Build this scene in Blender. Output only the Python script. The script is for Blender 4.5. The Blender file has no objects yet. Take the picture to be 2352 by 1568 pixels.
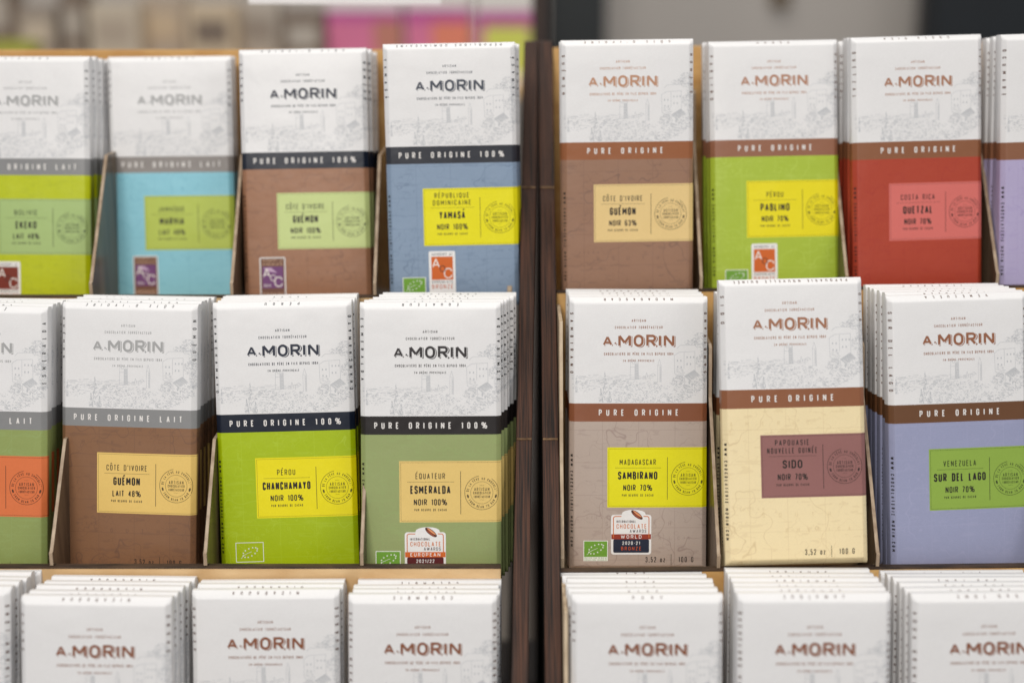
import bpy, math, random
from mathutils import Matrix, Vector
R = math.radians
random.seed(7)
SC = bpy.context.scene
COL = SC.collection

# ------------------------------------------------------------------ camera
# millimetres everywhere below, turned into metres when objects are linked
PITCH = 14.0
FPX = 2352 * 50 / 36.0
CAM = Vector((0, -742.0, 314.6))
AX = Vector((0, math.cos(R(PITCH)), -math.sin(R(PITCH))))
UP = Vector((0, math.sin(R(PITCH)), math.cos(R(PITCH))))
cd = bpy.data.cameras.new('camera'); cam = bpy.data.objects.new('camera', cd); COL.objects.link(cam)
cam.location = CAM * .001
cam.rotation_euler = (R(90 - PITCH), 0, 0)
cd.sensor_width = 36; cd.lens = 50; cd.clip_start = .01; cd.clip_end = 50
cd.dof.use_dof = True; cd.dof.focus_distance = .820; cd.dof.aperture_fstop = 2.3
cd.dof.aperture_blades = 9
SC.camera = cam

def at(px, py, depth):
    return CAM + AX * depth + Vector((1, 0, 0)) * ((px - 1176) / FPX * depth) + UP * ((784 - py) / FPX * depth)

# ------------------------------------------------------------------ light
w = bpy.data.worlds.new('World'); SC.world = w; w.use_nodes = True
bg = w.node_tree.nodes['Background']; bg.inputs[0].default_value = (.90, .94, 1.0, 1); bg.inputs[1].default_value = .38
def area(name, loc, target, size, sy, power, col):
    l = bpy.data.lights.new(name, 'AREA'); l.shape = 'RECTANGLE'; l.size = size; l.size_y = sy; l.energy = power; l.color = col
    o = bpy.data.objects.new(name, l); COL.objects.link(o); o.location = loc
    d = Vector(target) - Vector(loc); o.rotation_euler = d.to_track_quat('-Z', 'Y').to_euler()
    return o
area('shop_ceiling_light', (-.4, -1.75, 1.35), (0, .05, .1), .9, .6, 31.5, (1, .948, .885))
area('added_side_fill', (1.5, -1.2, 1.3), (0, .05, .1), .7, .7, 5.5, (1, .96, .9))  # added soft fill from the front right, no fixture modelled
area('added_background_fill', (-.1, .7, 2.3), (0, 1.3, .1), 2.0, .5, 26, (1, .95, .88))  # added lamp that brightens the wall and shelf behind the racks
vs = SC.view_settings; vs.view_transform = 'Standard'; vs.look = 'None'; vs.exposure = 0; vs.gamma = 1

# ------------------------------------------------------------------ materials
def lin(c):
    return tuple(((v / 255) / 12.92 if v / 255 <= .04045 else ((v / 255 + .055) / 1.055) ** 2.4) for v in c)
def new_mat(name):
    m = bpy.data.materials.new(name); m.use_nodes = True
    nt = m.node_tree; b = nt.nodes['Principled BSDF']
    return m, nt, b
def node(nt, t, **k):
    n = nt.nodes.new(t)
    for a, v in k.items():
        if a.startswith('i_'): n.inputs[a[2:].replace('_', ' ')].default_value = v
        else: setattr(n, a, v)
    return n
def math_n(nt, op, a, b=None, clamp=False):
    n = nt.nodes.new('ShaderNodeMath'); n.operation = op; n.use_clamp = clamp
    for i, v in enumerate((a, b)):
        if v is None: continue
        if isinstance(v, (int, float)): n.inputs[i].default_value = v
        else: nt.links.new(v, n.inputs[i])
    return n.outputs[0]
CACHE = {}
def paper(rgb, rough=.5, mapline=None, gain=1.0, seed=0.0, ink=False):
    key = (tuple(rgb), rough, mapline, ink, seed)
    if key in CACHE: return CACHE[key]
    m, nt, b = new_mat('ink' if ink else ('map_paper' if mapline else 'paper'))
    c = [min(.86, v * gain) for v in lin(rgb)]
    b.inputs['Roughness'].default_value = rough
    b.inputs['Specular IOR Level'].default_value = .42
    L = nt.links
    tc = node(nt, 'ShaderNodeTexCoord')
    if ink:
        b.inputs['Base Color'].default_value = (*c, 1)
        CACHE[key] = m; return m
    n1 = node(nt, 'ShaderNodeTexNoise'); n1.inputs['Scale'].default_value = 1400; n1.inputs['Detail'].default_value = 3
    L.new(tc.outputs['Object'], n1.inputs['Vector'])
    mx = node(nt, 'ShaderNodeMix', data_type='RGBA'); mx.blend_type = 'MIX'
    k = .93
    mx.inputs['A'].default_value = (c[0] * k, c[1] * k, c[2] * k, 1); mx.inputs['B'].default_value = (min(.9, c[0] * 1.05), min(.9, c[1] * 1.05), min(.9, c[2] * 1.05), 1)
    L.new(n1.outputs['Fac'], mx.inputs['Factor'])
    out = mx.outputs['Result']
    if mapline:
        mp = node(nt, 'ShaderNodeMapping'); mp.inputs['Location'].default_value = (seed, seed * .7, seed * 1.3)
        L.new(tc.outputs['Object'], mp.inputs['Vector'])
        lc = [min(.86, v) for v in lin(mapline)]
        masks = []
        for sc_, det, wd, st in ((17, 3.2, .0036, .62), (41, 3, .005, .42)):
            n = node(nt, 'ShaderNodeTexNoise'); n.inputs['Scale'].default_value = sc_; n.inputs['Detail'].default_value = det; n.inputs['Roughness'].default_value = .62
            L.new(mp.outputs[0], n.inputs['Vector'])
            d = math_n(nt, 'ABSOLUTE', math_n(nt, 'SUBTRACT', n.outputs['Fac'], .5))
            masks.append(math_n(nt, 'MULTIPLY', math_n(nt, 'SUBTRACT', 1.0, math_n(nt, 'DIVIDE', d, wd, True), True), st))
        sx = node(nt, 'ShaderNodeSeparateXYZ'); L.new(mp.outputs[0], sx.inputs[0])
        for o_, per in (('X', .021), ('Z', .019)):
            f = math_n(nt, 'FRACT', math_n(nt, 'DIVIDE', sx.outputs[o_], per))
            masks.append(math_n(nt, 'MULTIPLY', math_n(nt, 'LESS_THAN', f, .013), .4))
        # hatching near some coasts
        n = node(nt, 'ShaderNodeTexNoise'); n.inputs['Scale'].default_value = 260; n.inputs['Detail'].default_value = 4
        mp2 = node(nt, 'ShaderNodeMapping'); mp2.inputs['Scale'].default_value = (.35, 1, 1.4); L.new(mp.outputs[0], mp2.inputs[0]); L.new(mp2.outputs[0], n.inputs['Vector'])
        masks.append(math_n(nt, 'MULTIPLY', math_n(nt, 'GREATER_THAN', n.outputs['Fac'], .62), .22))
        tot = masks[0]
        for q in masks[1:]: tot = math_n(nt, 'MAXIMUM', tot, q)
        mx2 = node(nt, 'ShaderNodeMix', data_type='RGBA'); L.new(tot, mx2.inputs['Factor']); L.new(out, mx2.inputs['A']); mx2.inputs['B'].default_value = (*lc, 1)
        out = mx2.outputs['Result']
    L.new(out, b.inputs['Base Color'])
    # soft unevenness of folded paper over the bar
    n2 = node(nt, 'ShaderNodeTexNoise'); n2.inputs['Scale'].default_value = 38; n2.inputs['Detail'].default_value = 3
    oi = node(nt, 'ShaderNodeObjectInfo')
    vm = node(nt, 'ShaderNodeVectorMath', operation='ADD'); L.new(tc.outputs['Object'], vm.inputs[0]); L.new(oi.outputs['Random'], vm.inputs[1])
    L.new(vm.outputs[0], n2.inputs['Vector'])
    b1 = node(nt, 'ShaderNodeBump'); b1.inputs['Strength'].default_value = .55; b1.inputs['Distance'].default_value = .0016
    L.new(n2.outputs['Fac'], b1.inputs['Height'])
    b2 = node(nt, 'ShaderNodeBump'); b2.inputs['Strength'].default_value = .25; b2.inputs['Distance'].default_value = .00006
    L.new(n1.outputs['Fac'], b2.inputs['Height']); L.new(b1.outputs[0], b2.inputs['Normal'])
    L.new(b2.outputs[0], b.inputs['Normal'])
    CACHE[key] = m
    return m
def wood(name, c1, c2, scale=(1, 1, 1), rough=.55, bump=.0003, base=60, knots=False):
    m, nt, b = new_mat(name); L = nt.links
    tc = node(nt, 'ShaderNodeTexCoord'); mp = node(nt, 'ShaderNodeMapping'); mp.inputs['Scale'].default_value = scale
    L.new(tc.outputs['Object'], mp.inputs[0])
    n = node(nt, 'ShaderNodeTexNoise'); n.inputs['Scale'].default_value = base; n.inputs['Detail'].default_value = 6; n.inputs['Distortion'].default_value = .4
    L.new(mp.outputs[0], n.inputs['Vector'])
    r = node(nt, 'ShaderNodeValToRGB'); r.color_ramp.elements[0].color = (*lin(c1), 1); r.color_ramp.elements[1].color = (*lin(c2), 1)
    r.color_ramp.elements[0].position = .36; r.color_ramp.elements[1].position = .66
    L.new(n.outputs['Fac'], r.inputs[0]); out = r.outputs[0]
    L.new(out, b.inputs['Base Color']); b.inputs['Roughness'].default_value = rough; b.inputs['Specular IOR Level'].default_value = .35
    bp = node(nt, 'ShaderNodeBump'); bp.inputs['Distance'].default_value = bump; bp.inputs['Strength'].default_value = .6
    L.new(n.outputs['Fac'], bp.inputs['Height']); L.new(bp.outputs[0], b.inputs['Normal'])
    return m
M_PALE = wood('pale_plywood', (204, 166, 118), (226, 194, 148), (.35, 1, 1.0), .5, .0002, 70)
M_GOLD = wood('golden_plywood', (196, 148, 88), (220, 178, 116), (.35, 1, 1.0), .5, .0002, 70)
M_PALE_V = wood('pale_plywood_upright', (170, 148, 122), (206, 186, 158), (1, 1, .12), .5, .0003, 160)
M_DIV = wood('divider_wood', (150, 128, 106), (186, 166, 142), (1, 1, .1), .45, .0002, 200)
M_DIV_SHADE = wood('divider_face_shade', (74, 62, 50), (108, 92, 74), (1, 1, .1), .3, .0002, 120)  # divider side faces: shade between the stacks put into the wood colour
M_DARK = wood('dark_stained_wood', (17, 10, 7), (84, 52, 36), (3.2, .05, .05), .6, .0006, 420)
M_GAP_SHADE = wood('gap_shade_wood', (14, 10, 9), (34, 24, 19), (1, .1, .1), .7, .0004, 120)  # stained wood darkened further, shade between the posts put into its colour
M_JOINT = wood('raw_wood_joint', (90, 66, 46), (150, 120, 88), (1, 1, 1), .6, .0002, 300)
M_EDGE = wood('dark_stained_edge', (44, 34, 28), (82, 62, 46), (.2, 1, 1), .6, .0005, 220)
WHITE = (229, 228, 228)

# ------------------------------------------------------------------ object helpers
def tag(o, label=None, cat=None, group=None, kind=None):
    if label: o['label'] = label
    if cat: o['category'] = cat
    if group: o['group'] = group
    if kind: o['kind'] = kind
    return o
def empty(name, loc, rot=None):
    o = bpy.data.objects.new(name, None); COL.objects.link(o); o.location = Vector(loc) * .001; o.empty_display_size = .01
    if rot: o.rotation_euler = rot
    return o
def mesh_obj(name, verts, faces, mats, mi=None, parent=None, smooth=False, loc=None):
    me = bpy.data.meshes.new(name)
    me.from_pydata([(v[0] * .001, v[1] * .001, v[2] * .001) for v in verts], [], faces)
    for m in mats: me.materials.append(m)
    if mi: me.polygons.foreach_set('material_index', mi)
    if smooth:
        me.polygons.foreach_set('use_smooth', [True] * len(me.polygons))
        me.set_sharp_from_angle(angle=R(38))
    me.update()
    o = bpy.data.objects.new(name, me); COL.objects.link(o)
    if parent: o.parent = parent
    if loc is not None: o.location = Vector(loc) * .001
    return o
def prism_x(poly, x0, x1, x0b=None, x1b=None, bev=0):
    """polygon in (y,z), extruded along x"""
    n = len(poly); v = [(x0, y, z) for y, z in poly] + [(x1, y, z) for y, z in poly]
    f = [tuple(range(n)), tuple(range(2 * n - 1, n - 1, -1))] + [(i, i + n, (i + 1) % n + n, (i + 1) % n) for i in range(n)]
    return v, f
def box(x0, x1, y0, y1, z0, z1):
    return prism_x([(y0, z0), (y0, z1), (y1, z1), (y1, z0)], x0, x1)
def bevel(o, w_=.4, seg=2):
    md = o.modifiers.new('bevel', 'BEVEL'); md.width = w_ * .001; md.segments = seg; md.limit_method = 'ANGLE'; md.angle_limit = R(35)
    return o

# ------------------------------------------------------------------ lettering (own stroke alphabet)
A_ = 1  # rounded corner flag
G = {
 'A': (1.02, [[(0,0),(.5,1),(1,0)], [(.17,.27),(.83,.27)]]),
 'B': (.95, [[(0,0),(0,1),(.92,1,1),(.92,.53,1),(0,.53)], [(.5,.53),(1,.53,1),(1,0,1),(0,0)]]),
 'C': (.92, [[(1,.7),(1,1,1),(0,1,1),(0,0,1),(1,0,1),(1,.3)]]),
 'D': (.96, [[(0,0),(0,1),(1,1,1),(1,0,1),(0,0),(0,.1)]]),
 'E': (.84, [[(1,1),(0,1),(0,0),(1,0)], [(0,.52),(.85,.52)]]),
 'F': (.82, [[(1,1),(0,1),(0,0)], [(0,.5),(.85,.5)]]),
 'G': (.95, [[(1,.7),(1,1,1),(0,1,1),(0,0,1),(1,0,1),(1,.48),(.55,.48)]]),
 'H': (1.0, [[(0,0),(0,1)], [(1,0),(1,1)], [(0,.5),(1,.5)]]),
 'I': (.0, [[(.5,0),(.5,1)]]),
 'J': (.85, [[(1,1),(1,0,1),(0,0,1),(0,.3)]]),
 'K': (1.0, [[(0,0),(0,1)], [(1,1),(.05,.42)], [(.35,.6),(1,0)]]),
 'L': (.8, [[(0,1),(0,0),(1,0)]]),
 'M': (1.25, [[(0,0),(0,1),(.5,.3),(1,1),(1,0)]]),
 'N': (1.05, [[(0,0),(0,1),(1,0),(1,1)]]),
 'O': (.98, [[(0,.5),(0,1,1),(1,1,1),(1,0,1),(0,0,1),(0,.5)]]),
 'P': (.95, [[(0,0),(0,1),(1,1,1),(1,.45,1),(0,.45)]]),
 'Q': (.98, [[(0,.5),(0,1,1),(1,1,1),(1,0,1),(0,0,1),(0,.5)], [(.6,.2),(1.05,-.08)]]),
 'R': (.97, [[(0,0),(0,1),(1,1,1),(1,.48,1),(0,.48)], [(.5,.48),(1.02,0)]]),
 'S': (.93, [[(1,.74),(1,1,1),(0,1,1),(0,.55,1),(1,.47,1),(1,0,1),(0,0,1),(0,.26)]]),
 'T': (.9, [[(0,1),(1,1)], [(.5,1),(.5,0)]]),
 'U': (.97, [[(0,1),(0,0,1),(1,0,1),(1,1)]]),
 'V': (1.02, [[(0,1),(.5,0),(1,1)]]),
 'W': (1.5, [[(0,1),(.25,0),(.5,.9),(.75,0),(1,1)]]),
 'X': (1.0, [[(0,1),(1,0)], [(0,0),(1,1)]]),
 'Y': (1.0, [[(0,1),(.5,.45),(1,1)], [(.5,.45),(.5,0)]]),
 'Z': (.9, [[(0,1),(1,1),(0,0),(1,0)]]),
 '0': (.92, [[(0,.5),(0,1,1),(1,1,1),(1,0,1),(0,0,1),(0,.5)]]),
 '1': (.55, [[(0,.82),(.9,1),(.9,0)]]),
 '2': (.9, [[(0,.74),(0,1,1),(1,1,1),(1,.55,1),(0,.12),(0,0),(1,0)]]),
 '3': (.9, [[(0,.76),(0,1,1),(1,1,1),(1,.52,1),(.35,.52)], [(.45,.52),(1,.52,1),(1,0,1),(0,0,1),(0,.24)]]),
 '4': (.95, [[(.75,0),(.75,1),(0,.25),(1.05,.25)]]),
 '5': (.9, [[(.95,1),(.05,1),(0,.52),(1,.6,1),(1,0,1),(0,0,1),(0,.24)]]),
 '6': (.92, [[(.9,.8),(.9,1,1),(0,1,1),(0,0,1),(1,0,1),(1,.55,1),(0,.55)]]),
 '7': (.88, [[(0,1),(1,1),(.35,0)]]),
 '8': (.92, [[(.06,.75),(.06,1,1),(.94,1,1),(.94,.53,1),(.06,.53,1),(.06,.75)], [(0,.26),(0,.53,1),(1,.53,1),(1,0,1),(0,0,1),(0,.26)]]),
 '%': (1.75, [[(.0,.78),(0,1,1),(.38,1,1),(.38,.55,1),(0,.55,1),(0,.78)], [(.62,.22),(.62,.45,1),(1,.45,1),(1,0,1),(.62,0,1),(.62,.22)], [(.8,1),(.2,0)]]),
 '-': (.5, [[(0,.45),(1,.45)]]), '/': (.6, [[(0,-.1),(1,1.1)]]), '|': (0, [[(.5,-.2),(.5,1.2)]]),
 '.': (.0, [[(.5,0),(.5,.12)]]), ',': (.05, [[(.7,.12),(.2,-.16)]]), "'": (.05, [[(.5,1.05),(.4,.78)]]),
 'o': (.85, [[(0,.35),(0,.7,1),(1,.7,1),(1,0,1),(0,0,1),(0,.35)]]), 'z': (.8, [[(0,.7),(1,.7),(0,0),(1,0)]]),
 'f': (.5, [[(1,1),(.4,1,1),(.4,0)],[(0,.65),(1,.65)]]),
}
ACC = {'É': ('E', 'a'), 'È': ('E', 'g'), 'Ô': ('O', 'c'), 'Á': ('A', 'a'), 'Ç': ('C', 'd'), 'Ï': ('I', 'u'), 'Ã': ('A', 'c'), 'Ê': ('E', 'c')}
def rounded(pts, rad, seg=4):
    out = []
    for i, p in enumerate(pts):
        if len(p) > 2 and 0 < i < len(pts) - 1:
            a, c = Vector(pts[i - 1][:2]), Vector(pts[i + 1][:2]); b = Vector(p[:2])
            la, lc = (a - b).length, (c - b).length
            ra = min(rad, la * (.5 if len(pts[i - 1]) > 2 else .98)); rc = min(rad, lc * (.5 if len(pts[i + 1]) > 2 else .98))
            r_ = min(ra, rc) if min(ra, rc) > .3 * max(ra, rc) else None
            p0 = b + (a - b).normalized() * (r_ or ra); p2 = b + (c - b).normalized() * (r_ or rc)
            kk = .5523
            c1 = p0 + (b - p0) * kk; c2 = p2 + (b - p2) * kk
            for k in range(seg + 1):
                t = k / seg
                out.append(tuple(p0 * (1 - t) ** 3 + c1 * 3 * t * (1 - t) ** 2 + c2 * 3 * t * t * (1 - t) + p2 * t ** 3))
        else:
            out.append(tuple(p[:2]))
    res = [out[0]]
    for q in out[1:]:
        if (Vector(q) - Vector(res[-1])).length > 1e-4: res.append(q)
    return res
class Ink:
    """collects flat shapes in (x, y) millimetres; y runs up"""
    def __init__(s): s.v = []; s.f = []; s.m = []; s.o = []; s.mats = []; s.lift = 0
    def mat(s, m):
        if m not in s.mats: s.mats.append(m)
        return s.mats.index(m)
    def poly(s, pts, m, off):
        s.lift = (s.lift + 1) % 7
        b = len(s.v); s.v += [(p[0], p[1], off + s.lift * .003) for p in pts]; s.f.append(tuple(range(b, b + len(pts)))); s.m.append(s.mat(m))
    def ribbon(s, pts, wd, m, off, xf=None, closed=False):
        n = len(pts)
        if n < 2: return
        for i in range(1, n - 1):                          # very sharp corners: two butted strokes
            d0 = Vector(pts[i]) - Vector(pts[i - 1]); d1 = Vector(pts[i + 1]) - Vector(pts[i])
            if d0.normalized().dot(d1.normalized()) < -.15:
                s.ribbon(pts[:i + 1], wd, m, off, xf); s.ribbon(pts[i:], wd, m, off, xf); return
        P = [Vector(p) for p in pts]; s.lift = (s.lift + 1) % 7
        if not closed and (P[0] - P[-1]).length < 1e-4 and n > 3: closed = True; P = P[:-1]; n -= 1
        b = len(s.v); mi = s.mat(m); h = wd / 2
        for i in range(n):
            if closed: d0 = P[i] - P[i - 1]; d1 = P[(i + 1) % n] - P[i]
            else:
                d0 = P[i] - P[i - 1] if i else P[1] - P[0]; d1 = P[i + 1] - P[i] if i < n - 1 else d0
            d0 = d0.normalized(); d1 = d1.normalized()
            n0 = Vector((-d0.y, d0.x)); n1 = Vector((-d1.y, d1.x)); nn = n0 + n1
            if nn.length < .2: nn = n0
            nn.normalize(); k = h / max(.45, nn.dot(n0))
            for sg in (1, -1):
                q = P[i] + nn * k * sg; q = xf(q.x, q.y) if xf else (q.x, q.y)
                s.v.append((q[0], q[1], off + s.lift * .003))
        for i in range(n if closed else n - 1):
            j = (i + 1) % n
            s.f.append((b + 2 * i, b + 2 * i + 1, b + 2 * j + 1, b + 2 * j)); s.m.append(mi)
    def text(s, txt, cx, cy, h, m, off, width=None, sw=.13, cw=.46, gap=.3, xf=None, seg=4, sp=.42, wide=False):
        """centred text; cap height h; fits to width by stretching the letters (or the gaps when wide)"""
        def lay(cw, gap):
            x = 0; out = []
            for ch in txt:
                if ch == ' ': x += (sp + gap * .6) * h * (cw / .46 if not wide else 1) ; continue
                b_, ac = ACC.get(ch, (ch, None)); gw, _ = G.get(b_, (1, []))
                wd = max(gw * cw * h, sw * h)
                out.append((b_, ac, x, wd)); x += wd + gap * h
            return out, x - gap * h
        out, tot = lay(cw, gap)
        if width:
            if wide:
                n = len(txt) - 1
                lo, hi = 0, 4
                for _ in range(30):
                    mid = (lo + hi) / 2
                    if lay(cw, mid)[1] < width: lo = mid
                    else: hi = mid
                out, tot = lay(cw, lo)
            else:
                lo, hi = .05, 3
                for _ in range(30):
                    mid = (lo + hi) / 2
                    if lay(mid, gap * mid / cw)[1] < width: lo = mid
                    else: hi = mid
                out, tot = lay(lo, gap * lo / cw)
        x0 = cx - tot / 2; y0 = cy - h / 2; S = sw * h
        for b_, ac, gx, wd in out:
            _, pl = G.get(b_, (1, []))
            for line in pl:
                pp = [(x0 + gx + S / 2 + p[0] * (wd - S), y0 + S / 2 + p[1] * (h - S)) + tuple(p[2:]) for p in line]
                s.ribbon(rounded(pp, max(.05, min((wd - S) * .5, h * .42)), seg), S, m, off, xf)
            mx_ = x0 + gx + wd / 2; ty = y0 + h * 1.1
            if ac == 'a': s.ribbon([(mx_ - .03 * h, ty), (mx_ + .12 * h, ty + .18 * h)], S * .9, m, off, xf)
            if ac == 'g': s.ribbon([(mx_ + .03 * h, ty), (mx_ - .12 * h, ty + .18 * h)], S * .9, m, off, xf)
            if ac == 'c': s.ribbon([(mx_ - .16 * h, ty), (mx_, ty + .16 * h), (mx_ + .16 * h, ty)], S * .8, m, off, xf)
            if ac == 'u':
                for q in (-.14, .14): s.ribbon([(mx_ + q * h, ty), (mx_ + q * h, ty + .13 * h)], S, m, off, xf)
            if ac == 'd': s.ribbon([(mx_, y0), (mx_ + .05 * h, y0 - .2 * h)], S * .8, m, off, xf)
    def rrect(s, x0, x1, y0, y1, r, m, off, dome=0):
        pts = []
        for (cx, cy, a) in ((x1 - r, y1 - r, 0), (x0 + r, y1 - r, 90), (x0 + r, y0 + r, 180), (x1 - r, y0 + r, 270)):
            for k in range(5): pts.append((cx + r * math.cos(R(a + k * 22.5)), cy + r * math.sin(R(a + k * 22.5))))
            if dome and a == 0:
                c = (x0 + x1) / 2 + (x1 - x0) * .06; dw = (x1 - x0) * .3
                for k in range(9):
                    t = math.pi * k / 8; pts.append((c + dw * math.cos(t), y1 + dome * math.sin(t) ** .8 if 0 < k < 8 else y1))
        s.poly(pts, m, off)
    def ring(s, cx, cy, r, wd, m, off, a0=0, a1=360, n=36):
        pts = [(cx + r * math.cos(R(a0 + (a1 - a0) * k / n)), cy + r * math.sin(R(a0 + (a1 - a0) * k / n))) for k in range(n + (a1 - a0 < 360))]
        s.ribbon(pts, wd, m, off, closed=(a1 - a0 >= 360))
    def disc(s, cx, cy, rx, ry, m, off, rot=0, n=14):
        c, q = math.cos(R(rot)), math.sin(R(rot))
        s.poly([(cx + rx * math.cos(t) * c - ry * math.sin(t) * q, cy + rx * math.cos(t) * q + ry * math.sin(t) * c) for t in [2 * math.pi * k / n for k in range(n)]], m, off)

# ------------------------------------------------------------------ shape of a wrapped bar
BW, BH, BT = 80.0, 160.0, 8.8
def edge_profile(s, r1, al, ln, r2):
    """walk a bevelled edge: (outward, backward) after arclength s"""
    if s <= 0: return s, 0.0
    a = R(al); o = d = 0.0; l1 = r1 * a
    t = min(s, l1) / r1; o = r1 * math.sin(t); d = r1 * (1 - math.cos(t)); s -= l1
    if s <= 0: return o, d
    q = min(s, ln); o += q * math.cos(a); d += q * math.sin(a); s -= ln
    if s <= 0: return o, d
    b = math.pi / 2 - a; l2 = r2 * b; t = min(s, l2) / r2
    o += r2 * (math.sin(a + t) - math.sin(a)); d += r2 * (math.cos(a) - math.cos(a + t)); s -= l2
    if s <= 0: return o, d
    return o, d + s
SIDE = (1.4, 42, 2.7, 1.4); TOP = (1.6, 50, 4.6, 1.0)
def full(p):
    s = p[0] * R(p[1]) + p[2] + p[3] * (math.pi / 2 - R(p[1])); o, d = edge_profile(s, *p); return s, o, d
S_S, S_O, S_D = full(SIDE); S_U = BW / 2 - S_O; U_END = S_U + S_S + (BT - S_D)
T_S, T_O, T_D = full(TOP); T_V = BH - T_O; V_END = T_V + T_S + (BT - T_D)
def surf0(u, v):
    au = abs(u); o, d = edge_profile(au - S_U, *SIDE); x = S_U + o if au > S_U else au
    x = math.copysign(x, u); d = min(d, BT) if au > S_U else 0
    if v > T_V: o2, e = edge_profile(v - T_V, *TOP); z = T_V + o2
    elif v < BH - T_V: o2, e = edge_profile((BH - T_V) - v, *TOP); z = (BH - T_V) - o2
    else: z = v; e = 0
    e = min(e, BT)
    y = max(d, e)
    if y < BT - .01:
        fu = max(0, 1 - (x / 40) ** 2); fv = max(0, 1 - ((z - 80) / 80) ** 4)
        y -= .55 * fu * fv
    return Vector((x, y, z))
def surf(u, v, off):
    p = surf0(u, v); e = .2
    du = surf0(u + e, v) - surf0(u - e, v); dv = surf0(u, v + e) - surf0(u, v - e)
    n = du.cross(dv)
    if n.length < 1e-9: n = Vector((0, -1, 0))
    n.normalize()
    return p + n * off
def wrapped(ink, name, parent):
    """lay a flat print onto the bar: x from the left edge of the front (0..80), y from the top (negative downwards)"""
    vs_ = []; mapc = {}
    for (x, y, off) in ink.v: vs_.append(surf(x - 40, BH + y, off))
    return mesh_obj(name, vs_, ink.f, ink.mats, ink.m, parent)
USAMP = []
def lin_s(a, b, n): return [a + (b - a) * k / n for k in range(n)]
def samp(p, s0):
    l1 = p[0] * R(p[1]); l2 = l1 + p[2]; l3 = l2 + p[3] * (math.pi / 2 - R(p[1]))
    return [s0 + q for q in lin_s(0, l1, 3) + lin_s(l1, l2, 2) + lin_s(l2, l3, 3) + [l3]]
_u = samp(SIDE, S_U) + [U_END]
USAMP = [-q for q in reversed(_u)] + lin_s(-S_U, S_U, 8)[1:] + _u
_v = samp(TOP, T_V) + [V_END]
BAND0, BAND1 = BH - 64.5, BH - 75.0
def vsamp(dy): return [BH - q for q in reversed(_v)] + [20, 35, 50, 65, 78, BAND1 + dy, 92, BAND0 + dy, 108, 120, 132, 144] + _v
def wrapper_mesh(ink, mats3, dy=0):
    VSAMP = vsamp(dy); B0, B1 = BAND0 + dy, BAND1 + dy
    nu = len(USAMP); V = [surf0(u, v) for v in VSAMP for u in USAMP]; F = []; MI = []
    for j in range(len(VSAMP) - 1):
        vm_ = (VSAMP[j] + VSAMP[j + 1]) / 2; mi = 0 if vm_ > B0 else (1 if vm_ > B1 else 2)
        for i in range(nu - 1):
            q = (j * nu + i, j * nu + i + 1, (j + 1) * nu + i + 1, (j + 1) * nu + i)
            a = (V[q[1]] - V[q[0]]).cross(V[q[2]] - V[q[0]]).length + (V[q[2]] - V[q[0]]).cross(V[q[3]] - V[q[0]]).length
            if a < 1e-5: continue
            F.append(q); MI.append(mi)
    b = len(V)
    for z0, z1, mi in ((0, B1, 2), (B1, B0, 1), (B0, BH, 0)):
        b = len(V); V += [Vector((-40, BT, z0)), Vector((-40, BT, z1)), Vector((40, BT, z1)), Vector((40, BT, z0))]; F.append((b, b + 1, b + 2, b + 3)); MI.append(mi)
    mats = list(mats3)
    for (x, y, off) in ink.v: V.append(surf(x - 40, BH + y, off))
    b += 4
    for f, m in zip(ink.f, ink.m):
        F.append(tuple(i + b for i in f)); MI.append(3 + m)
    mats += ink.mats
    return V, F, mats, MI

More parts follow.
